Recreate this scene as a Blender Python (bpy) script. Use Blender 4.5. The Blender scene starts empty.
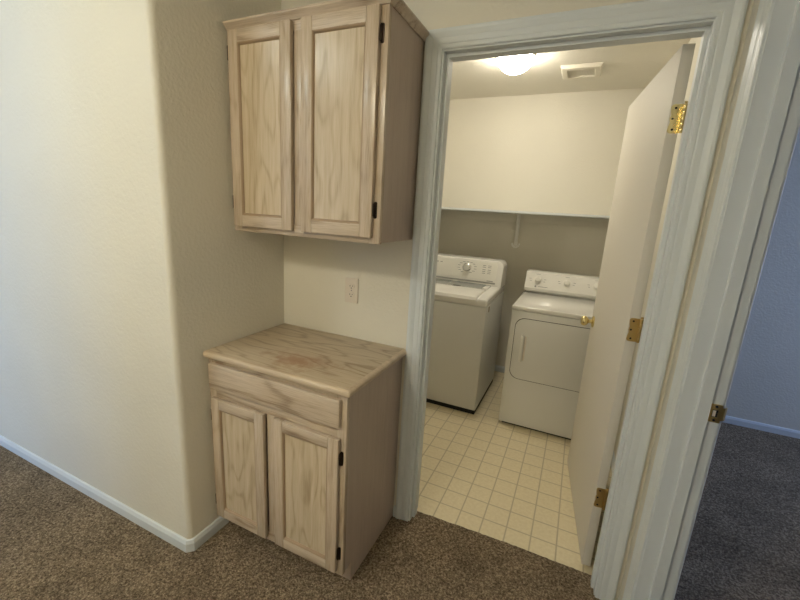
import bpy, bmesh, math, random
from mathutils import Vector, Matrix
random.seed(4)
S = bpy.context.scene
COL = bpy.context.scene.collection

# ------------------------------------------------------------ materials
def lin(c):
    f = lambda u: (u/12.92 if u <= .04045 else ((u+.055)/1.055)**2.4)
    return tuple(f(v/255) for v in c)+(1,)

def mat(name):
    m = bpy.data.materials.new(name); m.use_nodes = True
    nt = m.node_tree; b = nt.nodes['Principled BSDF']
    return m, nt, b
def N(nt, t, **k):
    n = nt.nodes.new(t)
    for a, v in k.items(): setattr(n, a, v)
    return n
def simple(name, col, rough=.5, metal=0, spec=.5, bump=0, bscale=100, bdist=.001, coat=0):
    m, nt, b = mat(name)
    b.inputs['Base Color'].default_value = lin(col)
    b.inputs['Roughness'].default_value = rough
    b.inputs['Metallic'].default_value = metal
    b.inputs['Specular IOR Level'].default_value = spec
    b.inputs['Coat Weight'].default_value = coat
    tc = N(nt, 'ShaderNodeTexCoord')
    no = N(nt, 'ShaderNodeTexNoise'); no.inputs['Scale'].default_value = bscale; no.inputs['Detail'].default_value = 3
    nt.links.new(tc.outputs['Object'], no.inputs['Vector'])
    if bump:
        bp = N(nt, 'ShaderNodeBump'); bp.inputs['Strength'].default_value = bump; bp.inputs['Distance'].default_value = bdist
        nt.links.new(no.outputs['Fac'], bp.inputs['Height']); nt.links.new(bp.outputs['Normal'], b.inputs['Normal'])
    else:
        mr = N(nt, 'ShaderNodeMapRange'); mr.inputs['To Min'].default_value = rough*.92; mr.inputs['To Max'].default_value = min(1, rough*1.08)
        nt.links.new(no.outputs['Fac'], mr.inputs['Value']); nt.links.new(mr.outputs['Result'], b.inputs['Roughness'])
    return m

def wood(name, light, mid, dark, axis='z', ringk=26, rough=.42, worn=None, ringamt=.5, poreamt=.5):
    m, nt, b = mat(name); L = nt.links.new
    tc = N(nt, 'ShaderNodeTexCoord'); oi = N(nt, 'ShaderNodeObjectInfo')
    w = N(nt, 'ShaderNodeMath', operation='MULTIPLY'); L(oi.outputs['Random'], w.inputs[0]); w.inputs[1].default_value = 37
    def mapped(sx, sa):
        mp = N(nt, 'ShaderNodeMapping'); L(tc.outputs['Object'], mp.inputs['Vector'])
        sc = [sx, sx, sx]; sc['xyz'.index(axis)] = sa
        mp.inputs['Scale'].default_value = sc
        return mp
    def noise(sx, sa, det, dim='4D'):
        n = N(nt, 'ShaderNodeTexNoise', noise_dimensions=dim); n.inputs['Scale'].default_value = 1; n.inputs['Detail'].default_value = det
        L(mapped(sx, sa).outputs[0], n.inputs['Vector']); L(w.outputs[0], n.inputs['W'])
        return n
    big = noise(7, 1.6, 2)
    k = N(nt, 'ShaderNodeMath', operation='MULTIPLY'); L(big.outputs['Fac'], k.inputs[0]); k.inputs[1].default_value = ringk*6.28/4
    s = N(nt, 'ShaderNodeMath', operation='SINE'); L(k.outputs[0], s.inputs[0])
    s2 = N(nt, 'ShaderNodeMapRange'); L(s.outputs[0], s2.inputs['Value']); s2.inputs['From Min'].default_value = -1
    pw = N(nt, 'ShaderNodeMath', operation='POWER'); L(s2.outputs[0], pw.inputs[0]); pw.inputs[1].default_value = 4.5
    pore = noise(420, 14, 2)
    pr = N(nt, 'ShaderNodeMapRange'); L(pore.outputs['Fac'], pr.inputs['Value']); pr.inputs['From Min'].default_value = .42; pr.inputs['From Max'].default_value = .72
    streak = noise(60, 1.5, 3)
    # combine
    a = N(nt, 'ShaderNodeMath', operation='MULTIPLY'); L(pw.outputs[0], a.inputs[0]); a.inputs[1].default_value = ringamt
    c = N(nt, 'ShaderNodeMath', operation='MULTIPLY'); L(pr.outputs[0], c.inputs[0]); c.inputs[1].default_value = poreamt
    t = N(nt, 'ShaderNodeMath', operation='ADD'); L(a.outputs[0], t.inputs[0]); L(c.outputs[0], t.inputs[1])
    st = N(nt, 'ShaderNodeMapRange'); L(streak.outputs['Fac'], st.inputs['Value']); st.inputs['From Min'].default_value = .3; st.inputs['From Max'].default_value = .7; st.inputs['To Min'].default_value = 0; st.inputs['To Max'].default_value = .35
    t2 = N(nt, 'ShaderNodeMath', operation='ADD'); L(t.outputs[0], t2.inputs[0]); L(st.outputs[0], t2.inputs[1])
    cr = N(nt, 'ShaderNodeValToRGB'); L(t2.outputs[0], cr.inputs['Fac'])
    e = cr.color_ramp.elements; e[0].color = lin(light); e[1].color = lin(dark); e[1].position = 1
    x = e.new(.45); x.color = lin(mid)
    out = cr.outputs['Color']
    if worn:
        cen, rad, wc = worn
        mp = N(nt, 'ShaderNodeMapping'); L(tc.outputs['Object'], mp.inputs['Vector'])
        mp.inputs['Location'].default_value = (-cen[0]/rad[0], -cen[1]/rad[1], 0); mp.inputs['Scale'].default_value = (1/rad[0], 1/rad[1], 0)
        ln = N(nt, 'ShaderNodeVectorMath', operation='LENGTH'); L(mp.outputs[0], ln.inputs[0])
        nn = N(nt, 'ShaderNodeTexNoise'); nn.inputs['Scale'].default_value = 14; nn.inputs['Detail'].default_value = 6; nn.inputs['Roughness'].default_value = .65
        L(tc.outputs['Object'], nn.inputs['Vector'])
        ad = N(nt, 'ShaderNodeMath', operation='MULTIPLY_ADD'); L(nn.outputs['Fac'], ad.inputs[0]); ad.inputs[1].default_value = 3.4; L(ln.outputs['Value'], ad.inputs[2])
        r = N(nt, 'ShaderNodeMapRange'); L(ad.outputs[0], r.inputs['Value']); r.inputs['From Min'].default_value = 2.75; r.inputs['From Max'].default_value = 1.9; r.inputs['To Max'].default_value = .7
        mx = N(nt, 'ShaderNodeMix', data_type='RGBA'); L(r.outputs[0], mx.inputs['Factor']); L(out, mx.inputs['A']); mx.inputs['B'].default_value = lin(wc)
        out = mx.outputs['Result']
    L(out, b.inputs['Base Color'])
    b.inputs['Roughness'].default_value = rough
    bp = N(nt, 'ShaderNodeBump'); bp.inputs['Strength'].default_value = .35; bp.inputs['Distance'].default_value = .0006; bp.invert = True
    L(t.outputs[0], bp.inputs['Height']); L(bp.outputs['Normal'], b.inputs['Normal'])
    return m

def wall_paint(name, col, bump=.5):
    m, nt, b = mat(name); L = nt.links.new
    tc = N(nt, 'ShaderNodeTexCoord')
    n1 = N(nt, 'ShaderNodeTexNoise'); n1.inputs['Scale'].default_value = 75; n1.inputs['Detail'].default_value = 2.5
    n2 = N(nt, 'ShaderNodeTexNoise'); n2.inputs['Scale'].default_value = 1.6; n2.inputs['Detail'].default_value = 3
    L(tc.outputs['Object'], n1.inputs['Vector']); L(tc.outputs['Object'], n2.inputs['Vector'])
    cr = N(nt, 'ShaderNodeValToRGB'); e = cr.color_ramp.elements
    e[0].position = .35; e[1].position = .65
    e[0].color = lin(tuple(v-3 for v in col)); e[1].color = lin(tuple(v+2 for v in col))
    L(n2.outputs['Fac'], cr.inputs['Fac']); L(cr.outputs['Color'], b.inputs['Base Color'])
    mr = N(nt, 'ShaderNodeMapRange'); L(n1.outputs['Fac'], mr.inputs['Value']); mr.inputs['From Min'].default_value = .38; mr.inputs['From Max'].default_value = .64
    bp = N(nt, 'ShaderNodeBump'); bp.inputs['Strength'].default_value = bump; bp.inputs['Distance'].default_value = .0012
    L(mr.outputs[0], bp.inputs['Height']); L(bp.outputs['Normal'], b.inputs['Normal'])
    b.inputs['Roughness'].default_value = .62; b.inputs['Specular IOR Level'].default_value = .35
    return m

def carpet_mat():
    m, nt, b = mat('brown_carpet_pile'); L = nt.links.new
    tc = N(nt, 'ShaderNodeTexCoord')
    v = N(nt, 'ShaderNodeTexVoronoi'); v.inputs['Scale'].default_value = 180; L(tc.outputs['Object'], v.inputs['Vector'])
    n1 = N(nt, 'ShaderNodeTexNoise'); n1.inputs['Scale'].default_value = 135; n1.inputs['Detail'].default_value = 4; n1.inputs['Roughness'].default_value = .75; L(tc.outputs['Object'], n1.inputs['Vector'])
    n2 = N(nt, 'ShaderNodeTexNoise'); n2.inputs['Scale'].default_value = 4.5; n2.inputs['Detail'].default_value = 4; L(tc.outputs['Object'], n2.inputs['Vector'])
    cr = N(nt, 'ShaderNodeValToRGB'); e = cr.color_ramp.elements
    e[0].position = .34; e[0].color = lin((72, 60, 48)); e[1].position = .68; e[1].color = lin((198, 179, 153))
    x = e.new(.5); x.color = lin((133, 117, 97))
    L(n1.outputs['Fac'], cr.inputs['Fac'])
    mr = N(nt, 'ShaderNodeMapRange'); L(n2.outputs['Fac'], mr.inputs['Value']); mr.inputs['From Min'].default_value = .3; mr.inputs['From Max'].default_value = .7; mr.inputs['To Min'].default_value = .78; mr.inputs['To Max'].default_value = 1.12
    mx = N(nt, 'ShaderNodeVectorMath', operation='SCALE'); L(cr.outputs['Color'], mx.inputs[0]); L(mr.outputs[0], mx.inputs['Scale'])
    L(mx.outputs[0], b.inputs['Base Color'])
    b.inputs['Roughness'].default_value = 1; b.inputs['Specular IOR Level'].default_value = .05
    ad = N(nt, 'ShaderNodeMath', operation='MULTIPLY_ADD'); L(v.outputs['Distance'], ad.inputs[0]); ad.inputs[1].default_value = -.6; L(n1.outputs['Fac'], ad.inputs[2])
    bp = N(nt, 'ShaderNodeBump'); bp.inputs['Strength'].default_value = 1; bp.inputs['Distance'].default_value = .006
    L(ad.outputs[0], bp.inputs['Height']); L(bp.outputs['Normal'], b.inputs['Normal'])
    return m

def vinyl_mat():
    m, nt, b = mat('cream_sheet_vinyl_squares'); L = nt.links.new
    tc = N(nt, 'ShaderNodeTexCoord'); sp = N(nt, 'ShaderNodeSeparateXYZ'); L(tc.outputs['Object'], sp.inputs[0])
    P = .1128
    def dist(out, off):
        a = N(nt, 'ShaderNodeMath', operation='SUBTRACT'); L(out, a.inputs[0]); a.inputs[1].default_value = off
        p = N(nt, 'ShaderNodeMath', operation='PINGPONG'); L(a.outputs[0], p.inputs[0]); p.inputs[1].default_value = P/2
        return p
    dx = dist(sp.outputs['X'], 1.405-20*P); dy = dist(sp.outputs['Y'], .192-20*P)
    mn = N(nt, 'ShaderNodeMath', operation='MINIMUM'); L(dx.outputs[0], mn.inputs[0]); L(dy.outputs[0], mn.inputs[1])
    g = N(nt, 'ShaderNodeMapRange', interpolation_type='SMOOTHSTEP'); L(mn.outputs[0], g.inputs['Value']); g.inputs['From Min'].default_value = .0012; g.inputs['From Max'].default_value = .0050
    n = N(nt, 'ShaderNodeTexNoise'); n.inputs['Scale'].default_value = 60; n.inputs['Detail'].default_value = 5; L(tc.outputs['Object'], n.inputs['Vector'])
    cr = N(nt, 'ShaderNodeValToRGB'); e = cr.color_ramp.elements; e[0].position = .3; e[1].position = .7
    e[0].color = lin((224, 210, 176)); e[1].color = lin((235, 223, 192)); L(n.outputs['Fac'], cr.inputs['Fac'])
    mx = N(nt, 'ShaderNodeMix', data_type='RGBA'); L(g.outputs[0], mx.inputs['Factor']); mx.inputs['A'].default_value = lin((192, 178, 148)); L(cr.outputs['Color'], mx.inputs['B'])
    L(mx.outputs['Result'], b.inputs['Base Color']); b.inputs['Roughness'].default_value = .38
    h = N(nt, 'ShaderNodeMath', operation='MULTIPLY_ADD'); L(n.outputs['Fac'], h.inputs[0]); h.inputs[1].default_value = .3; L(g.outputs[0], h.inputs[2])
    bp = N(nt, 'ShaderNodeBump'); bp.inputs['Strength'].default_value = .4; bp.inputs['Distance'].default_value = .0008
    L(h.outputs[0], bp.inputs['Height']); L(bp.outputs['Normal'], b.inputs['Normal'])
    return m
def emis(name, col, strength):
    m, nt, b = mat(name)
    b.inputs['Base Color'].default_value = (.9, .9, .88, 1); b.inputs['Roughness'].default_value = .3
    b.inputs['Emission Color'].default_value = col; b.inputs['Emission Strength'].default_value = strength
    return m

M = {}
M['wall'] = wall_paint('cream_wall_paint', (227, 222, 208))
M['ceil'] = wall_paint('ceiling_paint', (226, 221, 208), .7)
M['trim'] = simple('white_trim_paint', (219, 224, 226), .4)
M['door'] = simple('white_door_enamel', (226, 220, 208), .6, spec=.25)
M['carpet'] = carpet_mat(); M['vinyl'] = vinyl_mat()
OL, OM, OD = (210, 194, 175), (190, 172, 150), (138, 114, 92)
M['oak_v'] = wood('pickled_oak_vertical', OL, OM, OD, 'z', 22, .27, ringamt=.2, poreamt=.35)
M['oak_h'] = wood('pickled_oak_horizontal', OL, OM, OD, 'x', 26, .36, ringamt=.42, poreamt=.4)
M['oak_panel'] = wood('pickled_oak_veneer_panel', (214, 198, 174), (196, 178, 150), (144, 120, 94), 'z', 36, .27, ringamt=.28, poreamt=.24)
M['oak_bead'] = simple('oak_bead_dark', (164, 140, 114), .45)
M['oak_side'] = wood('taupe_laminate_side', (194, 177, 163), (186, 168, 154), (168, 149, 135), 'z', 8, .45, ringamt=.15, poreamt=.45)
M['oak_top'] = wood('pickled_oak_worktop', (205, 190, 166), (188, 170, 144), (140, 116, 90), 'x', 40, .33, worn=((.05, -.355), (.16, .085), (154, 112, 80)), ringamt=.42, poreamt=.4)
M['oak_nose'] = wood('oak_nosing', (214, 197, 172), (196, 176, 150), (150, 122, 96), 'x', 12, .3, ringamt=.15, poreamt=.35)
M['bronze'] = simple('dark_bronze_hinge', (52, 40, 32), .38, .8)
M['brass'] = simple('polished_brass', (232, 214, 158), .24, 1)
M['brass_old'] = simple('tarnished_brass', (205, 176, 116), .4, 1)
M['hole'] = simple('dark_recess', (34, 28, 22), .8)
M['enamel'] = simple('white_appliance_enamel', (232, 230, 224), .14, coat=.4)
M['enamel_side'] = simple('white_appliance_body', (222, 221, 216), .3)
M['plastic'] = simple('white_plastic', (230, 228, 220), .3)
M['greyplastic'] = simple('grey_plastic', (150, 150, 146), .35)
M['black'] = simple('black_rubber_base', (18, 17, 16), .6)
M['glasslid'] = simple('smoked_lid_glass', (128, 132, 128), .08, coat=.5)
M['chrome'] = simple('brushed_chrome', (190, 190, 188), .25, 1)
M['ink'] = simple('grey_print', (120, 120, 122), .5)
M['plate'] = simple('ivory_outlet_plastic', (224, 214, 200), .35)
M['bracket'] = simple('glossy_white_bracket', (246, 244, 238), .3)
M['vent'] = simple('vent_painted_metal', (224, 218, 202), .45)
M['ventdark'] = simple('vent_duct_grey', (150, 140, 120), .7)
M['laundry_dome'] = emis('lit_opal_glass', (1, .93, .78, 1), 70)
M['hall_dome'] = emis('unseen_hall_lamp_glow', (.93, 1, .93, 1), 22)

M['hall_dome2'] = emis('added_hall_lamp_glow', (1, .92, .72, 1), 92)

# ------------------------------------------------------------ mesh helpers
def bx(bm, x0, x1, y0, y1, z0, z1, bev=0, mi=0, seg=2):
    v = [bm.verts.new((x, y, z)) for x in (x0, x1) for y in (y0, y1) for z in (z0, z1)]
    q = [(0, 1, 3, 2), (4, 6, 7, 5), (0, 4, 5, 1), (2, 3, 7, 6), (0, 2, 6, 4), (1, 5, 7, 3)]
    fs = [bm.faces.new([v[i] for i in f]) for f in q]
    for f in fs: f.material_index = mi
    if bev:
        es = list({e for f in fs for e in f.edges})
        bmesh.ops.bevel(bm, geom=es, offset=bev, segments=seg, profile=.5, affect='EDGES')
def prism(bm, poly, axis, a0, a1, bev=0, mi=0, seg=2, bev_side=None):
    """poly: 2D points in the plane normal to axis. x:(y,z) y:(x,z) z:(x,y)"""
    def P(p, a):
        return {'x': (a, p[0], p[1]), 'y': (p[0], a, p[1]), 'z': (p[0], p[1], a)}[axis]
    A = [bm.verts.new(P(p, a0)) for p in poly]; B = [bm.verts.new(P(p, a1)) for p in poly]
    n = len(poly); fs = [bm.faces.new(A), bm.faces.new(B[::-1])]
    for i in range(n): fs.append(bm.faces.new([A[i], B[i], B[(i+1) % n], A[(i+1) % n]]))
    for f in fs: f.material_index = mi
    bmesh.ops.recalc_face_normals(bm, faces=fs)
    if bev:
        es = set(fs[0].edges) if bev_side == 0 else set(fs[1].edges) if bev_side == 1 else set(fs[0].edges) | set(fs[1].edges)
        bmesh.ops.bevel(bm, geom=list(es), offset=bev, segments=seg, profile=.5, affect='EDGES')
def rrect(x0, x1, z0, z1, r, n=6):
    """rounded rectangle; r single or (bl, br, tr, tl)"""
    if not isinstance(r, tuple): r = (r,)*4
    out = []
    for (cx, cz, a0, q) in ((x0, z0, 180, r[0]), (x1, z0, 270, r[1]), (x1, z1, 0, r[2]), (x0, z1, 90, r[3])):
        sx = 1 if cx == x0 else -1; sz = 1 if cz == z0 else -1
        if q <= 0: out.append((cx, cz)); continue
        for k in range(n+1):
            a = math.radians(a0+90*k/n); out.append((cx+sx*q+q*math.cos(a), cz+sz*q+q*math.sin(a)))
    return out
def lathe(bm, prof, c, axis='z', n=32, mi=0):
    ax = {'x': (Vector((0, 1, 0)), Vector((0, 0, 1)), Vector((1, 0, 0))), 'y': (Vector((0, 0, 1)), Vector((1, 0, 0)), Vector((0, 1, 0))), 'z': (Vector((1, 0, 0)), Vector((0, 1, 0)), Vector((0, 0, 1)))}[axis]
    c = Vector(c); rings = []
    for r, h in prof:
        if r < 1e-6: rings.append([bm.verts.new(c+ax[2]*h)]); continue
        rings.append([bm.verts.new(c+ax[0]*r*math.cos(2*math.pi*k/n)+ax[1]*r*math.sin(2*math.pi*k/n)+ax[2]*h) for k in range(n)])
    fs = []
    for A, B in zip(rings, rings[1:]):
        for k in range(n):
            a = [A[k % len(A)], A[(k+1) % n % len(A)], B[(k+1) % n % len(B)], B[k % len(B)]]
            u = []
            for q in a:
                if q not in u: u.append(q)
            if len(u) > 2: fs.append(bm.faces.new(u))
    for e in (rings[0], rings[-1]):
        if len(e) > 2: fs.append(bm.faces.new(e))
    for f in fs: f.material_index = mi
    bmesh.ops.recalc_face_normals(bm, faces=fs)
def ring_sweep(bm, x0, x1, z0, z1, prof, mi=0):
    """closed mitred frame in the xz plane: prof = [(inset, y)]"""
    R = []
    for d, y in prof:
        R.append([bm.verts.new(p) for p in ((x0+d, y, z0+d), (x1-d, y, z0+d), (x1-d, y, z1-d), (x0+d, y, z1-d))])
    fs = []
    for A, B in zip(R, R[1:]):
        for k in range(4): fs.append(bm.faces.new([A[k], A[(k+1) % 4], B[(k+1) % 4], B[k]]))
    for f in fs: f.material_index = mi
    return fs
def u_sweep(bm, i0, i1, top, prof, P, bottom=0.0):
    """door casing: mitred on both top corners. prof=[(outward, thickness)] P maps (h, t, z)"""
    R = []
    for w, t in prof:
        R.append([bm.verts.new(P(i0-w, t, bottom)), bm.verts.new(P(i0-w, t, top+w)), bm.verts.new(P(i1+w, t, top+w)), bm.verts.new(P(i1+w, t, bottom))])
    n = len(R); fs = []
    for i in range(n):
        A, B = R[i], R[(i+1) % n]
        for k in range(3): fs.append(bm.faces.new([A[k], A[k+1], B[k+1], B[k]]))
    fs.append(bm.faces.new([r[0] for r in R])); fs.append(bm.faces.new([r[3] for r in R]))
    bmesh.ops.recalc_face_normals(bm, faces=fs)
def obj(name, bm, mats, parent=None, smooth=32, label=None):
    me = bpy.data.meshes.new(name); bmesh.ops.recalc_face_normals(bm, faces=bm.faces[:]) ; bm.to_mesh(me); bm.free()
    for m in (mats if isinstance(mats, (list, tuple)) else [mats]): me.materials.append(m)
    if smooth:
        for p in me.polygons: p.use_smooth = True
        me.set_sharp_from_angle(angle=math.radians(smooth))
    o = bpy.data.objects.new(name, me); COL.objects.link(o)
    if parent: o.parent = parent
    if label: o['label'] = label
    return o
def struct(name, bm, m, smooth=0, label=None):
    o = obj(name, bm, m, None, smooth, label); o['kind'] = 'structure'; return o
def thing(name, label, cat, loc=(0, 0, 0), group=None):
    o = bpy.data.objects.new(name, None); COL.objects.link(o); o.location = loc; o.empty_display_size = .1
    o['label'] = label; o['category'] = cat
    if group: o['group'] = group
    return o
def nb(): return bmesh.new()
class Off:
    """parts written in world coordinates but parented to an empty standing elsewhere"""
def part(name, bm, mats, root, smooth=32, label=None, sub=None):
    off = Vector(root.location)
    if sub is not None: off = Vector(root.location)
    bmesh.ops.translate(bm, verts=bm.verts[:], vec=-off)
    return obj(name, bm, mats, sub if sub is not None else root, smooth, label)

# ------------------------------------------------------------ dimensions
H = 2.44; ND = .594                      # ceiling, niche depth
XF, YF = -1.58, -4.2                     # far left and behind
CI, DR, DZ, TH = .752, 1.556, 2.03, .108  # laundry opening
XR, XT, XL = 1.638, .100, 1.685                     # right wall face, thickness
JY, JW = -.185, .76                      # bedroom opening: far jamb face, width
L = 2.12                                 # laundry back wall
PX, PY = -.95, -2.7
BX, BYN = 4.9, 2.07                      # bedroom extents

# ------------------------------------------------------------ shell
bm = nb()
r = .022
poly = [(XF, -ND)]+[(-r+r*math.sin(math.radians(a)), -ND+r-r*math.cos(math.radians(a))) for a in range(0, 91, 10)]+[(0, 0.05), (-.1, .05), (-.1, -ND+.1), (XF, -ND+.1)]
prism(bm, poly, 'z', 0, H); struct('wall_left', bm, M['wall'], 32)

bm = nb()                                # door wall
bx(bm, 0, CI-.018, 0, TH, 0, H); bx(bm, DR+.018, XR, 0, TH, 0, H); bx(bm, CI-.018, DR+.018, 0, TH, DZ+.018, H)
bmesh.ops.remove_doubles(bm, verts=bm.verts[:], dist=1e-5)
struct('wall_back', bm, M['wall'])
bm = nb()                                # right wall, hall and laundry, with bedroom opening
bx(bm, XR, XR+XT, JY+.018, TH, 0, H); bx(bm, XL, XL+XT, TH, L+.1, 0, H); bx(bm, XR, XR+XT, YF-.1, JY-JW-.018, 0, H); bx(bm, XR, XR+XT, JY-JW-.018, JY+.018, DZ+.018, H)
struct('wall_right', bm, M['wall'])
bm = nb(); bx(bm, -.1, XL, L, L+.1, 0, H); struct('wall_laundry_back', bm, M['wall'])
bm = nb(); bx(bm, -.1, 0, .0505, L, 0, H); struct('wall_laundry_left', bm, M['wall'])
W1 = (-1.5, -.5, .7, 2.05)
bm = nb(); bx(bm, XF-.12, XF, YF, -ND+.1, 0, H); struct('wall_far_left', bm, M['wall'])
bm = nb()
for a in ((XF-.12, W1[0], 0, H), (W1[1], XR, 0, H), (W1[0], W1[1], 0, W1[2]), (W1[0], W1[1], W1[3], H)): bx(bm, a[0], a[1], YF-.1, YF, a[2], a[3])
struct('wall_behind', bm, M['wall'])
bm = nb(); bx(bm, PX, XR, PY-.1, PY, 0, H); struct('wall_light_blocker', bm, M['wall'])  # unseen wall added to keep the window daylight to the left
# bedroom
bm = nb(); bx(bm, XL+XT, BX+.12, BYN, BYN+.1, 0, H); struct('wall_bedroom_back', bm, M['wall'])
W2 = (.75, 1.95, .6, 2.05)
bm = nb()
for a in ((-2.6, W2[0], 0, H), (W2[1], BYN, 0, H), (W2[0], W2[1], 0, W2[2]), (W2[0], W2[1], W2[3], H)): bx(bm, BX, BX+.12, a[0], a[1], a[2], a[3])
struct('wall_bedroom_right', bm, M['wall'])
bm = nb(); bx(bm, XR+XT, BX+.12, -2.7, -2.6, 0, H); struct('wall_bedroom_front', bm, M['wall'])
bm = nb(); bx(bm, XF-.12, BX+.12, YF-.1, L+.1, H, H+.1); struct('ceiling', bm, M['ceil'])

# unseen windows, added and placed for the daylight they let in
for i, w in enumerate((W1, W2)):
    bm = nb(); y0, y1, z0, z1 = w
    for a in ((y0, y1, z0, z0+.05), (y0, y1, z1-.05, z1), (y0, y0+.05, z0+.05, z1-.05), (y1-.05, y1, z0+.05, z1-.05), ((y0+y1)/2-.025, (y0+y1)/2+.025, z0+.05, z1-.05)):
        if i == 0: bx(bm, a[0], a[1], YF-.07, YF-.03, a[2], a[3], .004)
        else: bx(bm, BX+.03, BX+.08, a[0], a[1], a[2], a[3], .004)
    struct('window_%d' % (i+1), bm, M['trim'], 30)

# floors
bm = nb()
edge = []
k = 60
for i in range(k+1):
    x = CI+.001+(DR-CI-.002)*i/k
    edge.append((x, .078+.016*min(1, (x-CI)/.45)+random.uniform(-.0018, .0018)))
poly = [(XF, YF), (XR+XT+.001, YF), (XR+XT+.001, 0)]
poly = [(XF, YF), (XR, YF), (XR, 0), (DR-.001, 0)]+edge[::-1]+[(CI+.001, 0), (0, 0), (0, -ND), (XF, -ND)]
prism(bm, poly, 'z', -.05, .004)
prism(bm, [(XR, JY-JW+.001), (BX, -2.6), (BX, BYN), (XL+XT, BYN), (XL+XT, TH), (XR+XT, TH), (XR+XT, JY-.001), (XR, JY-.001)], 'z', -.05, .004)
bx(bm, XR+XT, BX, -2.6, JY-JW, -.05, .0035)
struct('floor', bm, M['carpet'])
bm = nb(); bx(bm, 0, XR, .06, TH, -.06, 0); bx(bm, 0, XL, TH, L, -.06, 0); struct('floor_laundry', bm, M['vinyl'])

# casings and jambs
PROF = [(0, 0), (0, .007), (.003, .0088), (.011, .0092), (.014, .0078), (.018, .0098), (.032, .0110), (.036, .0102), (.040, .0126), (.048, .0146), (.053, .0164), (.061, .0164), (.066, .0135), (.066, 0)]
bm = nb(); u_sweep(bm, CI-.006, DR+.003, DZ+.006, [(w*.98, t) for w, t in PROF], lambda h, t, z: (h, -t, z)); struct('trim_1', bm, M['trim'], 20)
bm = nb(); u_sweep(bm, CI-.006, DR+.006, DZ+.006, [(w, t*.9) for w, t in PROF], lambda h, t, z: (h, TH+t, z)); struct('trim_2', bm, M['trim'], 20)
bm = nb(); u_sweep(bm, JY-JW-.006, JY+.004, DZ+.006, [(w*1.08, t*.8) for w, t in PROF], lambda h, t, z: (XR-t, h, z)); struct('trim_3', bm, M['trim'], 20)
bm = nb(); u_sweep(bm, JY-JW-.006, JY+.006, DZ+.006, PROF, lambda h, t, z: (XR+XT+t, h, z)); struct('trim_4', bm, M['trim'], 20)
# laundry jamb with stop
JP = [(0, 0), (0, .030), (-.011, .031), (-.011, .066), (0, .067), (0, TH), (.018, TH), (.018, 0)]
bm = nb(); u_sweep(bm, CI, DR, DZ, JP, lambda h, t, z: (h, t, z)); jamb1 = struct('trim_5', bm, M['trim'], 20)
x0 = XR
JP2 = [(0, 0), (0, .040), (-.0105, .042), (-.0105, .071), (0, .072), (0, XT), (.018, XT), (.018, 0)]
bm = nb(); u_sweep(bm, JY-JW, JY, DZ, JP2, lambda h, t, z: (XR+t, h, z)); jamb2 = struct('trim_6', bm, M['trim'], 20)

# strike plate on bedroom jamb
zc = .942
bm = nb()
prism(bm, rrect(XR+.073, XR+.1015, zc-.028, zc+.028, .003), 'y', JY-.0022, JY-.0002, .0006)
sp = obj('strike_plate', bm, M['brass_old'], jamb2, 30, 'tarnished brass strike plate')
bm = nb(); lp = [(XR+.1005, JY-.0022), (XR+.107, JY-.0016), (XR+.112, JY+.004), (XR+.115, JY+.010), (XR+.1135, JY+.0105), (XR+.110, JY+.005), (XR+.1055, JY+.0002), (XR+.1005, JY-.0002)]
prism(bm, lp, 'z', zc-.020, zc+.020); obj('strike_lip', bm, M['brass_old'], sp, 40)
bm = nb(); bx(bm, XR+.079, XR+.092, JY-.0032, JY-.0021, zc-.011, zc+.011); obj('latch_hole', bm, M['hole'], sp, 0)
bm = nb(); bx(bm, XR+.0795, XR+.087, JY-.0037, JY-.0030, zc-.009, zc+.009); obj('latch_hole_wood', bm, M['plate'], sp, 0, 'bare pale wood in the latch hole')
for s in (-1, 1):
    bm = nb(); lathe(bm, [(0, 0), (.0035, 0), (.0035, .0012), (0, .0016)], (XR+.0865, JY-.0021, zc+s*.021), 'y', 16)
    for v in bm.verts: v.co.y = 2*(JY-.0021)-v.co.y
    obj('screw', bm, M['hole'], sp, 40)

# baseboards
def base(name, pts, closed=False, h=.057, t=.0125):
    """pts: polyline of the wall line, room on the LEFT of travel"""
    prof = [(0, 0), (t, 0), (t, h*.72), (t*.75, h*.82), (t*.6, h*.95), (t*.3, h), (0, h)]
    bm = nb(); V = [Vector(p) for p in pts]; n = len(V); R = []
    for i in range(n):
        def nrm(a, b): d = (b-a).normalized(); return Vector((-d.y, d.x))
        if i == 0: m = nrm(V[0], V[1]); s = 1
        elif i == n-1: m = nrm(V[-2], V[-1]); s = 1
        else:
            a, b = nrm(V[i-1], V[i]), nrm(V[i], V[i+1]); m = (a+b).normalized(); s = 1/max(.2, m.dot(a))
        R.append([bm.verts.new((V[i].x+m.x*s*w, V[i].y+m.y*s*w, z+.002)) for w, z in prof])
    k = len(prof)
    for A, B in zip(R, R[1:]):
        for j in range(k): bm.faces.new([A[j], A[(j+1) % k], B[(j+1) % k], B[j]])
    bm.faces.new(R[0]); bm.faces.new(R[-1])
    return struct(name, bm, M['trim'], 15)
base('baseboard_left', [(0, -.405), (0, -ND+.016), (-.016, -ND), (XF, -ND), (XF, YF), (XR, YF), (XR, PY-.1), (PX, PY-.1), (PX, PY), (XR, PY), (XR, JY-JW-.073)])
base('baseboard_back', [(CI-.073, 0), (.668, 0)])
base('baseboard_laundry', [(XL, .13), (XL, L), (0, L), (0, TH)])
base('baseboard_bedroom', [(BX, -2.6), (BX, BYN), (XL+XT, BYN), (XL+XT, TH), (XR+XT, TH), (XR+XT, JY+.075)])

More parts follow.
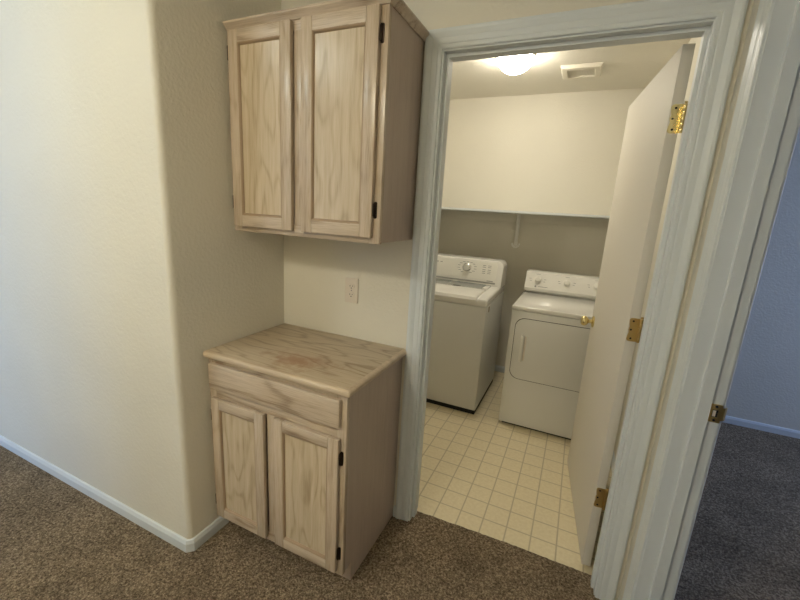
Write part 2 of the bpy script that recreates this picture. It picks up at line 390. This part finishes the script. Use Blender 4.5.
# ------------------------------------------------------------ laundry door (opened inwards)
DD = 1.4618; DW = .765
bm = nb(); bx(bm, -DW, 0, -.035, 0, .012, 2.022, .0015)
door = struct('door_1', bm, M['door'], 30); door.location = (1.5435, .129, 0); door.rotation_euler = (0, 0, -DD)
def hinge_leaf(bm, P, w, h, zc):
    pts = []; n = 8
    # scalloped outer edge with two round corners
    pts += [(0, -h/2), (w*.72, -h/2)]
    pts += [(w*.72+w*.28*math.sin(math.radians(a)), -h/2+w*.28*(1-math.cos(math.radians(a)))) for a in (30, 60, 90)]
    pts += [(w*.94, -h*.22), (w*.88, -h*.12), (w*.93, -h*.05), (w*.95, 0), (w*.93, h*.05), (w*.88, h*.12), (w*.94, h*.22)]
    pts += [(w*.72+w*.28*math.sin(math.radians(a)), h/2-w*.28*(1-math.cos(math.radians(a)))) for a in (90, 60, 30)]
    pts += [(w*.72, h/2), (0, h/2)]
    A = [bm.verts.new(P(u, 0, z+zc)) for u, z in pts]; B = [bm.verts.new(P(u, .0018, z+zc)) for u, z in pts]
    bm.faces.new(A); bm.faces.new(B)
    for i in range(len(pts)): bm.faces.new([A[i], A[(i+1) % len(pts)], B[(i+1) % len(pts)], B[i]])
for zc, mm in ((1.80, 'brass'), (1.075, 'brass_old'), (.352, 'brass_old')):
    bm = nb()
    hinge_leaf(bm, lambda u, t, z: (.0002+t, -.0-u, z), .0335, .089, zc)
    hg = obj('hinge', bm, M[mm], door, 30, 'polished brass hinge' if mm == 'brass' else 'tarnished brass hinge')
    bm = nb()
    for k in range(5):
        lathe(bm, [(0, 0), (.0052, 0), (.0058, .001), (.0058, .0155), (.0052, .0168), (0, .0168)], (.0062, .0045, zc-.0445+k*.0179), 'z', 16)
    lathe(bm, [(0, 0), (.004, .001), (.005, .004), (.0035, .007), (0, .008)], (.0062, .0045, zc+.045), 'z', 12)
    obj('knuckle', bm, M[mm], hg, 40)
    for (u, dz) in ((.020, .033), (.024, 0), (.020, -.033)):
        bm = nb(); lathe(bm, [(0, 0), (.0036, 0), (.0036, .0006), (.0015, .0009), (0, .0009)], (.0021, -u, zc+dz), 'x', 14)
        obj('screw', bm, M['hole'] , hg, 30)
    bm = nb(); hinge_leaf(bm, lambda u, t, z: (DR-.0002-t, TH+.001-u, z), .030, .089, zc)
    obj('hinge_leaf', bm, M[mm], jamb1, 30, 'brass hinge leaf on the jamb')
# knob set on the hall face, near the free edge
kx, kz = -DW+.062, .922
bm = nb(); lathe(bm, [(0, 0), (.031, 0), (.032, -.003), (.028, -.008), (.014, -.011), (0, -.011)], (kx, -.035, kz), 'y', 32)
rose = obj('knob_rose', bm, M['brass'], door, 40)
bm = nb(); lathe(bm, [(0, -.008), (.0115, -.008), (.0100, -.018), (.0110, -.026), (.020, -.031), (.0265, -.040), (.0275, -.050), (.024, -.059), (.017, -.0635), (0, -.0645)], (kx, -.035, kz), 'y', 32)
obj('door_knob', bm, M['brass'], door, 40)
bm = nb(); bx(bm, -DW-.0012, -DW+.0002, -.0300, -.005, kz-.028, kz+.028); lp = obj('latch_plate', bm, M['brass'], door, 30)
bm = nb(); lathe(bm, [(0, .0), (.031, 0), (.032, .003), (.028, .008), (.0115, .011), (.010, .018), (.011, .026), (.020, .031), (.0265, .040), (.0275, .050), (.024, .059), (.017, .0635), (0, .0645)], (kx, 0, kz), 'y', 32)
obj('door_knob', bm, M['brass'], door, 40)

# ------------------------------------------------------------ cabinets
def cabinet_door(root, x0, x1, z0, z1, yf, hinges, hinge_side, st=.05):
    """yf: face frame plane (y); door slab 18 mm proud"""
    yo = yf-.019; bm = nb(); g = .0008
    bx(bm, x0, x0+st, yo, yf-.0008, z0, z1, .0022, 0); bx(bm, x1-st, x1, yo, yf-.0008, z0, z1, .0022, 0)
    bx(bm, x0+st+g*.4, x1-st-g*.4, yo+.0002, yf-.0008, z0, z0+st, .0018, 1); bx(bm, x0+st+g*.4, x1-st-g*.4, yo+.0002, yf-.0008, z1-st, z1, .0018, 1)
    d = part('door', bm, [M['oak_v'], M['oak_h']], root)
    bm = nb()
    ring_sweep(bm, x0+st-.001, x1-st+.001, z0+st-.001, z1-st+.001, [(0, yo+.0015), (.0025, yo+.0008), (.006, yo+.003), (.0085, yo+.0075), (.009, yo+.0105)])
    part('bead', bm, M['oak_bead'], root, 25, 'darker moulded bead', sub=d)
    bm = nb(); bx(bm, x0+st-.004, x1-st+.004, yo+.009, yf-.003, z0+st-.004, z1-st+.004)
    part('panel', bm, M['oak_panel'], root, 0, sub=d)
    for hz in hinges:
        bm = nb(); hs = hinge_side; xe = x1 if hs > 0 else x0
        if hs > 0:
            prism(bm, rrect(xe+.0008, xe+.0125, hz-.028, hz+.028, .005), 'y', yf-.0035, yf-.0004, .001)
            lathe(bm, [(0, 0), (.0045, .001), (.005, .004), (.005, .040), (.0045, .043), (0, .044)], (xe+.0035, yf-.0075, hz-.022), 'z', 14)
            lathe(bm, [(0, -.003), (.003, -.002), (.003, .048), (0, .049)], (xe+.0035, yf-.0075, hz-.023), 'z', 10)
        else:
            bx(bm, xe-.0045, xe-.0006, yf-.0180, yf-.0004, hz-.025, hz+.025, .001)
        part('hinge', bm, M['bronze'], root, 40, 'dark bronze hinge', sub=d)
    return d

# upper
UW, UD, Z0, Z1 = .674, .295, 1.338, 2.075
up = thing('wall_cabinet', 'pickled oak wall cabinet with two tall recessed panel doors, hung above the counter', 'cabinet', (UW/2, 0, Z0))
bm = nb(); bx(bm, .002, UW, -UD+.019, -.001, Z0+.004, Z1, .001); part('carcass', bm, M['oak_side'], up)
bm = nb(); yf = -UD
bx(bm, .002, .040, yf, yf+.0188, Z0, Z1, .0012, 0); bx(bm, UW-.040, UW, yf, yf+.0188, Z0, Z1, .0012, 0); bx(bm, .310, .350, yf, yf+.0188, Z0+.04, Z1-.04, .0008, 0)
bx(bm, .0402, UW-.0402, yf+.0002, yf+.0188, Z0, Z0+.04, .0008, 1); bx(bm, .0402, UW-.0402, yf+.0002, yf+.0188, Z1-.04, Z1, .0008, 1)
part('face_frame', bm, [M['oak_v'], M['oak_h']], up)
# crown strip, mitred round front and right end
bm = nb()
prof = [(0, Z1-.009), (.006, Z1-.009), (.009, Z1-.004), (.014, Z1+.002), (.020, Z1+.007), (.022, Z1+.010), (.022, Z1+.0165), (0, Z1+.0165)]
R = []
for w, z in prof: R.append([bm.verts.new((.002, yf-w, z)), bm.verts.new((UW+w, yf-w, z)), bm.verts.new((UW+w, -.002, z))])
for i in range(len(R)):
    A, B = R[i], R[(i+1) % len(R)]
    for k in range(2): bm.faces.new([A[k], A[k+1], B[k+1], B[k]])
bm.faces.new([q[0] for q in R]); bm.faces.new([q[2] for q in R])
part('crown_moulding', bm, M['oak_h'], up, 25)
cabinet_door(up, .018, .3085, 1.358, 2.063, yf, (1.988, 1.452), -1, .045)
cabinet_door(up, .3525, .6485, 1.358, 2.063, yf, (1.988, 1.452), 1, .045)

# base
BW, BD, BZ0, BZ1 = .664, .457, .086, .840
bc = thing('base_cabinet', 'pickled oak base cabinet with one drawer over two panel doors, standing on the carpet', 'cabinet', (BW/2, 0, 0))
yf = -BD
bm = nb()
prism(bm, [(-.001, .004), (-.001, BZ1), (yf+.019, BZ1), (yf+.019, .090), (yf+.062, .090), (yf+.062, .004)], 'x', BW-.016, BW)
bx(bm, .002, .018, yf+.019, -.001, .09, BZ1); bx(bm, .018, BW-.016, yf+.019, -.001, .09, .105); bx(bm, .018, BW-.016, -.006, -.001, .105, BZ1)
part('carcass', bm, M['oak_side'], bc, 0)
bm = nb(); bx(bm, .002, BW-.0165, yf+.062, yf+.075, .004, .0895); part('toe_kick', bm, M['oak_side'], bc, 0)
bm = nb()
bx(bm, .002, .040, yf, yf+.0188, BZ0, BZ1, .0012, 0); bx(bm, BW-.040, BW, yf, yf+.0188, BZ0, BZ1, .0012, 0); bx(bm, .306, .342, yf, yf+.0188, BZ0+.04, .665, .0008, 0)
for z0, z1 in ((BZ0, BZ0+.04), (.665, .705), (.805, BZ1)): bx(bm, .0402, BW-.0402, yf+.0002, yf+.0188, z0, z1, .0008, 1)
part('face_frame', bm, [M['oak_v'], M['oak_h']], bc)
cabinet_door(bc, .024, .3015, .104, .668, yf, (.590, .185), -1, .043)
cabinet_door(bc, .351, .6425, .104, .668, yf, (.590, .185), 1, .043)
bm = nb(); bx(bm, .020, .6440, yf-.0195, yf-.0008, .712, .818, .003, 0, 3)
part('drawer_front', bm, M['oak_h'], bc)

# worktop
wt = thing('countertop', 'scuffed pickled oak countertop with a worn brown stain, lying on the base cabinet', 'countertop', (.34, 0, BZ1))
CZ = .8655; CX = .686; CY = -BD-.024
bm = nb(); bx(bm, .0015, CX-.019, CY+.019, -.0015, BZ1+.0008, CZ, .0008); part('surface_board', bm, M['oak_top'], wt)
bm = nb()
np_ = [(0, BZ1+.0008), (.012, BZ1+.0008), (.0165, BZ1+.003), (.0185, BZ1+.008), (.0190, CZ-.010), (.0175, CZ-.005), (.013, CZ-.0015), (.006, CZ-.0002), (0, CZ-.0001)]
R = []
ex, ey = CX-.019, CY+.019
for w, z in np_:
    ch = .004
    R.append([bm.verts.new((.0015, ey-w, z)), bm.verts.new((ex+w*.9, ey-w, z)), bm.verts.new((ex+w, ey-w*.9, z)), bm.verts.new((ex+w, -.012, z)), bm.verts.new((ex+w*.45, -.0015, z))])
for i in range(len(R)):
    A, B = R[i], R[(i+1) % len(R)]
    for k in range(4): bm.faces.new([A[k], A[k+1], B[k+1], B[k]])
bm.faces.new([q[0] for q in R]); bm.faces.new([q[4] for q in R])
part('edge_nosing', bm, M['oak_nose'], wt, 40, 'lighter rounded oak edge')

# outlet
ox, oz = .3925, 1.089
ou = thing('wall_outlet', 'ivory duplex wall outlet on the wall between counter and wall cabinet', 'outlet', (ox, 0, oz))
bm = nb(); prism(bm, rrect(ox-.034, ox+.034, oz-.057, oz+.057, .004), 'y', -.0055, -.0005, .002, bev_side=0); pl = part('cover_plate', bm, M['plate'], ou)
for s in (-1, 1):
    cz = oz+s*.0195
    bm = nb(); pts = [(ox+.0168*math.cos(math.radians(a)), cz+max(-.0125, min(.0125, .0168*math.sin(math.radians(a))))) for a in range(0, 360, 10)]
    prism(bm, pts, 'y', -.0075, -.0050, .0006, bev_side=0); rc = part('receptacle', bm, M['plate'], ou)
    bm = nb()
    bx(bm, ox-.0075, ox-.0055, -.0079, -.0073, cz-.002, cz+.006); bx(bm, ox+.0050, ox+.0070, -.0079, -.0073, cz-.001, cz+.005)
    lathe(bm, [(0, -.0079), (.0025, -.0079), (.0025, -.0073), (0, -.0073)], (ox, 0, cz-.0075), 'y', 12)
    part('slots', bm, M['hole'], ou, 0, 'dark socket slots', sub=rc)
bm = nb(); lathe(bm, [(0, -.0068), (.0025, -.0066), (.003, -.0052), (0, -.005)], (ox, 0, oz), 'y', 12); part('screw', bm, M['greyplastic'], ou)

# ------------------------------------------------------------ washing machine
X0, X1, YA, YB = .088, .775, 1.165, 1.86
wm = thing('washing_machine', 'white top-loading washing machine with a round control dial, left of the dryer', 'washing machine', ((X0+X1)/2, 1.5, 0))
bm = nb(); bx(bm, X0+.012, X1-.006, YA+.012, YB-.01, 0, .036); part('plinth', bm, M['black'], wm, 0, 'black base gap')
bm = nb(); bx(bm, X0, X1, YA, YB, .034, .828, .010, 0, 3); part('body', bm, M['enamel_side'], wm)
# top cover: profile in yz extruded, sides rounded
bm = nb()
prism(bm, [(YA-.002, .831), (YA-.004, .860), (YA+.004, .878), (YA+.03, .886), (1.66, .898), (YB, .898), (YB, .831)], 'x', X0-.003, X1+.003, .016, 0, 4)
top = part('top_cover', bm, M['enamel'], wm)
# lid: raised white lip, sloping well
LX0, LX1 = .155, .705
bm = nb()
prism(bm, [(YA-.012, .850), (YA-.016, .872), (YA-.004, .892), (YA+.03, .904), (1.40, .909), (1.44, .904), (1.46, .892), (1.46, .870)], 'x', LX0, LX1, .012, 0, 4)
lid = part('lid', bm, M['enamel'], wm)
bm = nb(); prism(bm, [(1.455, .893), (1.455, .897), (1.625, .909), (1.625, .893)], 'x', LX0+.035, LX1-.035, .002); part('lid_window', bm, M['glasslid'], wm, 30, 'smoked grey lid window', sub=lid)
bm = nb(); bx(bm, LX0, LX0+.034, 1.455, 1.63, .89, .911, .004); part('lid_rail', bm, M['enamel'], wm, 30, sub=lid); bm = nb(); bx(bm, LX1-.034, LX1, 1.455, 1.63, .89, .911, .004); part('lid_rail', bm, M['enamel'], wm, 30, sub=lid)
bm = nb(); bx(bm, .44, .50, 1.432, 1.461, .896, .9085, .004); part('lid_grip', bm, M['hole'], wm, 30, 'dark finger notch', sub=lid)
# console
bm = nb()
cy0, cy1, cz0, cz1 = 1.635, YB-.005, .892, 1.098
prism(bm, rrect(X0-.002, X1+.002, cz0, cz1, (0, 0, .052, .052), 8), 'y', cy0, cy1, .010, 0, 4, bev_side=0)
for v in bm.verts:
    if v.co.y < cy0+.03: v.co.y += (v.co.z-cz0)*.26
cons = part('console', bm, M['enamel'], wm, 35)
sl = lambda z: cy0+(z-cz0)*.26
def console_plate(name, pts, mt, d0, d1, par, label=None):
    bm = nb(); prism(bm, pts, 'y', d0, d1, 0)
    for v in bm.verts: v.co.y += sl(v.co.z)
    return part(name, bm, mt, wm, 30, label, sub=par)
console_plate('control_panel', rrect(X0+.02, X1-.045, .945, 1.085, .02), M['plastic'], -.0012, .003, cons)
console_plate('trim_strip', rrect(X0+.02, X1-.045, .915, .928, .004), M['greyplastic'], -.0016, .003, cons, 'grey strip under the control panel')
marks = []
kx, kz2 = .482, 1.027
def mark(par, root, fn, x, z, w, h, d0=-.0019, d1=-.001):
    bm = nb(); prism(bm, rrect(x-w/2, x+w/2, z-h/2, z+h/2, 0), 'y', d0, d1)
    for v in bm.verts: v.co.y += fn(v.co.z)
    part('printed_mark', bm, M['ink'], root, 0, sub=par)
for a in range(-60, 241, 25):
    ca, sa = math.cos(math.radians(a)), math.sin(math.radians(a))
    mark(cons, wm, sl, kx+.071*ca, kz2+.046*sa, .022, .0032)
for gx in (.625, .668):
    for z in (1.055, 1.042, 1.022, 1.008, .994): mark(cons, wm, sl, gx, z, .026, .0036)
mark(cons, wm, sl, .215, 1.050, .030, .006); mark(cons, wm, sl, .255, 1.050, .018, .006); mark(cons, wm, sl, .685, .9365, .05, .005)
bm = nb(); ky = sl(kz2)
lathe(bm, [(0, 0), (.036, 0), (.036, -.006), (.031, -.010), (.029, -.012), (0, -.012)], (kx, ky, kz2), 'y', 40); k1 = part('dial', bm, M['chrome'], wm, 35, 'chrome ringed dial')
bm = nb(); lathe(bm, [(0, -.010), (.026, -.010), (.026, -.026), (.023, -.031), (0, -.032)], (kx, ky, kz2), 'y', 40); part('dial_cap', bm, M['plastic'], wm, 35, sub=k1)
bm = nb(); bx(bm, X1-.001, X1+.0015, 1.25, 1.29, .775, .815, .001); part('side_clip', bm, M['ventdark'], wm, 30, 'small grey tab on the side')

# ------------------------------------------------------------ dryer
X0, X1, YA, YB = .953, 1.618, 1.150, 1.84
dr = thing('clothes_dryer', 'white front-loading dryer with a square-handled door, right of the washing machine', 'dryer', ((X0+X1)/2, 1.5, 0))
bm = nb(); bx(bm, X0+.02, X1-.02, YA+.03, YB-.02, 0, .03); part('plinth', bm, M['black'], dr, 0, 'dark base gap')
bm = nb(); bx(bm, X0, X1, YA, YB, .022, .846, .005, 0, 3); part('body', bm, M['enamel_side'], dr)
bm = nb(); bx(bm, X0-.003, X1+.003, YA-.006, YB, .849, .879, .008, 0, 4); part('top_panel', bm, M['enamel'], dr)
def rr(x0, x1, z0, z1, e):
    return rrect(x0-e, x1+e, z0-e, z1+e, (.062, .030, .030, .062), 10)
bm = nb(); prism(bm, rr(.988, 1.585, .368, .797, .0032), 'y', YA-.0012, YA+.004); dd = part('door_gap', bm, M['hole'], dr, 30, 'dark seam round the door')
bm = nb(); prism(bm, rr(.988, 1.585, .368, .797, 0), 'y', YA-.0045, YA+.004, .0025, bev_side=0); dor = part('door', bm, M['enamel_side'], dr, 35)
bm = nb(); bx(bm, 1.036, 1.056, YA-.030, YA-.004, .498, .684, .006, 0, 3); part('handle', bm, M['plastic'], dr, 40, 'white upright handle', sub=dor)
bm = nb(); bx(bm, 1.057, 1.070, YA-.0052, YA-.004, .505, .677, .0004); part('handle_shade_strip', bm, M['plate'], dr, 30, sub=dor)  # thin tinted strip, paints the shade beside the handle
bm = nb(); bx(bm, X0+.012, X1-.012, 1.715, YB-.01, .876, .925, .003); part('console_riser', bm, M['enamel_side'], dr)
bm = nb()
prism(bm, [(1.672, .902), (1.668, .923), (1.722, 1.038), (1.735, 1.044), (YB-.005, 1.044), (YB-.005, .902)], 'x', X0, X1, .005, 0, 2); con = part('console', bm, M['enamel'], dr, 32)
sy = lambda z: 1.668+(z-.923)*(.054/.115)
for x in (1.045, 1.256, 1.462):
    z = .986; n = Vector((0, -.115, .054)).normalized()
    bm = nb(); lathe(bm, [(0, 0), (.031, 0), (.031, -.002), (.021, -.003), (.019, -.016), (.016, -.020), (0, -.020)], (0, 0, 0), 'y', 32)
    bx(bm, -.0035, .0035, -.027, -.018, -.017, .017, .0015)
    bmesh.ops.rotate(bm, verts=bm.verts[:], cent=(0, 0, 0), matrix=Matrix.Rotation(-math.atan2(.054, .115), 3, 'X'))
    bmesh.ops.translate(bm, verts=bm.verts[:], vec=(x, sy(z)-.001, z))
    part('knob', bm, M['plastic'], dr, 35)
def mk(x, z, w, h): mark(con, dr, sy, x, z, w, h, -.0008, .001)
for x in (1.045, 1.256, 1.462):
    mk(x-.055, .993, .016, .0025); mk(x+.055, .993, .016, .0025); mk(x-.05, .978, .014, .0025); mk(x, 1.028, .03, .0022); mk(x+.05, .976, .014, .0025)
mk(1.036, .938, .011, .011); mk(1.09, .938, .07, .003)

# ------------------------------------------------------------ shelf
SY, SZ = 1.722, 1.501
sh = thing('wall_shelf', 'long cream painted wall shelf above the washing machine and dryer', 'shelf', (.82, L, SZ))
bm = nb(); bx(bm, .001, XL-.001, SY, L-.001, SZ-.018, SZ, .002); part('shelf_board', bm, M['trim'], sh)
bm = nb(); bx(bm, .001, XL-.001, L-.019, L-.001, 1.412, SZ-.0185, .0015); part('cleat', bm, M['wall'], sh, 30)
bm = nb(); bxx = .785
def strap(pts, x0, x1, t):
    """curved strap in the yz plane"""
    V = [Vector(p) for p in pts]; R = []
    for i, p in enumerate(V):
        d = (V[min(i+1, len(V)-1)]-V[max(i-1, 0)]).normalized(); n = Vector((-d.y, d.x))*t/2
        R.append([bm.verts.new((x, q.x, q.y)) for x, q in ((x0, p-n), (x1, p-n), (x1, p+n), (x0, p+n))])
    for A, B in zip(R, R[1:]):
        for k in range(4): bm.faces.new([A[k], A[(k+1) % 4], B[(k+1) % 4], B[k]])
    bm.faces.new(R[0]); bm.faces.new(R[-1])
strap([(L-.0225, SZ-.019), (L-.0225, 1.408), (L-.004, 1.396), (L-.004, 1.205)], bxx-.015, bxx+.015, .005)
strap([(SY+.06, SZ-.021), (L-.022, SZ-.021)], bxx-.012, bxx+.012, .004)
prism(bm, [(L-.085, SZ-.022), (L-.023, SZ-.022), (L-.023, 1.40), (L-.006, 1.385), (L-.006, 1.24), (L-.02, 1.26), (L-.05, 1.36)], 'x', bxx-.004, bxx+.004)
br = part('bracket', bm, M['bracket'], sh, 40, 'white shelf bracket')
bm = nb(); R = []
for a in range(170, 371, 10):
    ca, sa = math.cos(math.radians(a)), math.sin(math.radians(a)); q = []
    for (dr_, dy_) in ((-.007, -.016), (.007, -.018), (.007, -.001), (-.007, -.001)):
        rr_ = .030+dr_; q.append(bm.verts.new((bxx+rr_*ca, L+dy_, 1.222+rr_*sa)))
    R.append(q)
for A, B in zip(R, R[1:]):
    for k in range(4): bm.faces.new([A[k], A[(k+1) % 4], B[(k+1) % 4], B[k]])
bm.faces.new(R[0]); bm.faces.new(R[-1])
part('bracket_cup', bm, M['bracket'], sh, 40, sub=br)

# ------------------------------------------------------------ ceiling fittings
def dome_lamp(name, label, c, r, drop, mt):
    t = thing(name, label, 'ceiling lamp', (c[0], c[1], H))
    bm = nb(); lathe(bm, [(0, H-.001), (r+.008, H-.001), (r+.008, H-.012), (r-.004, H-.016), (0, H-.016)], (c[0], c[1], 0), 'z', 40); part('base_ring', bm, M['plastic'], t, 35)
    bm = nb(); pf = [(r*math.cos(math.radians(a)), H-.0165-drop*math.sin(math.radians(a))) for a in range(0, 90, 9)]+[(0, H-.0165-drop)]
    lathe(bm, pf, (c[0], c[1], 0), 'z', 40); part('glass_dome', bm, mt, t, 60, 'glowing opal glass dome')
dome_lamp('ceiling_lamp', 'lit round ceiling lamp glowing on the laundry ceiling beside the vent', (.768, 1.265), .108, .086, M['laundry_dome'])
dome_lamp('unseen_hall_lamp', 'unseen lit ceiling lamp on the hall ceiling outside the laundry', (-.5, -1.42), .15, .085, M['hall_dome'])  # unseen lamp, set up to give the cabinet highlight and wall glow
dome_lamp('unseen_hall_lamp', 'added unseen ceiling lamp at the back of the hall behind the viewer', (.3, -2.25), .15, .085, M['hall_dome2'])  # added unseen lamp, warms the door wall and cabinet fronts
vx0, vx1, vy0, vy1 = 1.020, 1.272, 1.50, 1.735
vn = thing('ceiling_vent', 'cream rectangular vent cover with a recessed opening on the laundry ceiling', 'vent', ((vx0+vx1)/2, (vy0+vy1)/2, H))
bm = nb()
def zring(prof):
    R = []
    for d, z in prof: R.append([bm.verts.new(p) for p in ((vx0+d, vy0+d, z), (vx1-d, vy0+d, z), (vx1-d, vy1-d, z), (vx0+d, vy1-d, z))])
    for A, B in zip(R, R[1:]):
        for k in range(4): bm.faces.new([A[k], A[(k+1) % 4], B[(k+1) % 4], B[k]])
zring([(0, H-.001), (0, H-.006), (.010, H-.022), (.038, H-.026), (.042, H-.024), (.044, H-.002)])
fr = part('frame', bm, M['vent'], vn, 25)
bm = nb(); bx(bm, vx0+.043, vx1-.043, vy0+.043, vy1-.043, H-.0028, H-.001)
part('duct_back', bm, M['ventdark'], vn, 0, 'darker recess')
for i in range(7):
    y = vy0+.055+i*.0205
    bm = nb(); prism(bm, [(y, H-.004), (y+.012, H-.016), (y+.0132, H-.015), (y+.0012, H-.003)], 'x', vx0+.043, vx1-.043); part('louvre', bm, M['vent'], vn, 0)

# ------------------------------------------------------------ light
w = bpy.data.worlds.new('sky'); S.world = w; w.use_nodes = True
bg = w.node_tree.nodes['Background']; sk = w.node_tree.nodes.new('ShaderNodeTexSky'); sk.sky_type = 'NISHITA'
sk.sun_disc = False; sk.sun_elevation = math.radians(35); bg.inputs['Strength'].default_value = .12
w.node_tree.links.new(sk.outputs['Color'], bg.inputs['Color'])
def area(name, loc, rot, sx, sy_, power, col):
    l = bpy.data.lights.new(name, 'AREA'); l.shape = 'RECTANGLE'; l.size = sx; l.size_y = sy_; l.energy = power; l.color = col
    o = bpy.data.objects.new(name, l); COL.objects.link(o); o.location = loc; o.rotation_euler = rot
area('daylight_panel_hall', ((W1[0]+W1[1])/2, YF-.2, 1.4), (math.radians(90), 0, 0), 1.0, 1.35, 84, (.25, .50, 1))  # area light standing in for daylight at the unseen window
area('daylight_panel_bedroom', (BX+.2, (W2[0]+W2[1])/2, 1.35), (0, math.radians(90), 0), 1.4, 1.2, 46, (.38, .54, 1))  # stand-in for blue daylight, outside the unseen bedroom window

# ------------------------------------------------------------ camera
cd = bpy.data.cameras.new('camera'); cam = bpy.data.objects.new('camera', cd); COL.objects.link(cam)
yaw, pit, rol, f = .4185, -.2263, .0583, 391.3
fwd = Vector((-math.sin(yaw)*math.cos(pit), math.cos(yaw)*math.cos(pit), math.sin(pit)))
r0 = Vector((math.cos(yaw), math.sin(yaw), 0)); u0 = r0.cross(fwd)
rt = math.cos(rol)*r0+math.sin(rol)*u0; upv = -math.sin(rol)*r0+math.cos(rol)*u0
mw = Matrix((rt, upv, -fwd)).transposed().to_4x4(); mw.translation = (1.3027, -1.5034, 1.4584)
cam.matrix_world = mw
cd.sensor_width = 36; cd.lens = f/800*36; cd.clip_start = .02
S.camera = cam
S.view_settings.view_transform = 'Standard'; S.view_settings.look = 'None'; S.view_settings.gamma = 1; S.view_settings.use_curve_mapping = False
S.view_settings.exposure = 0
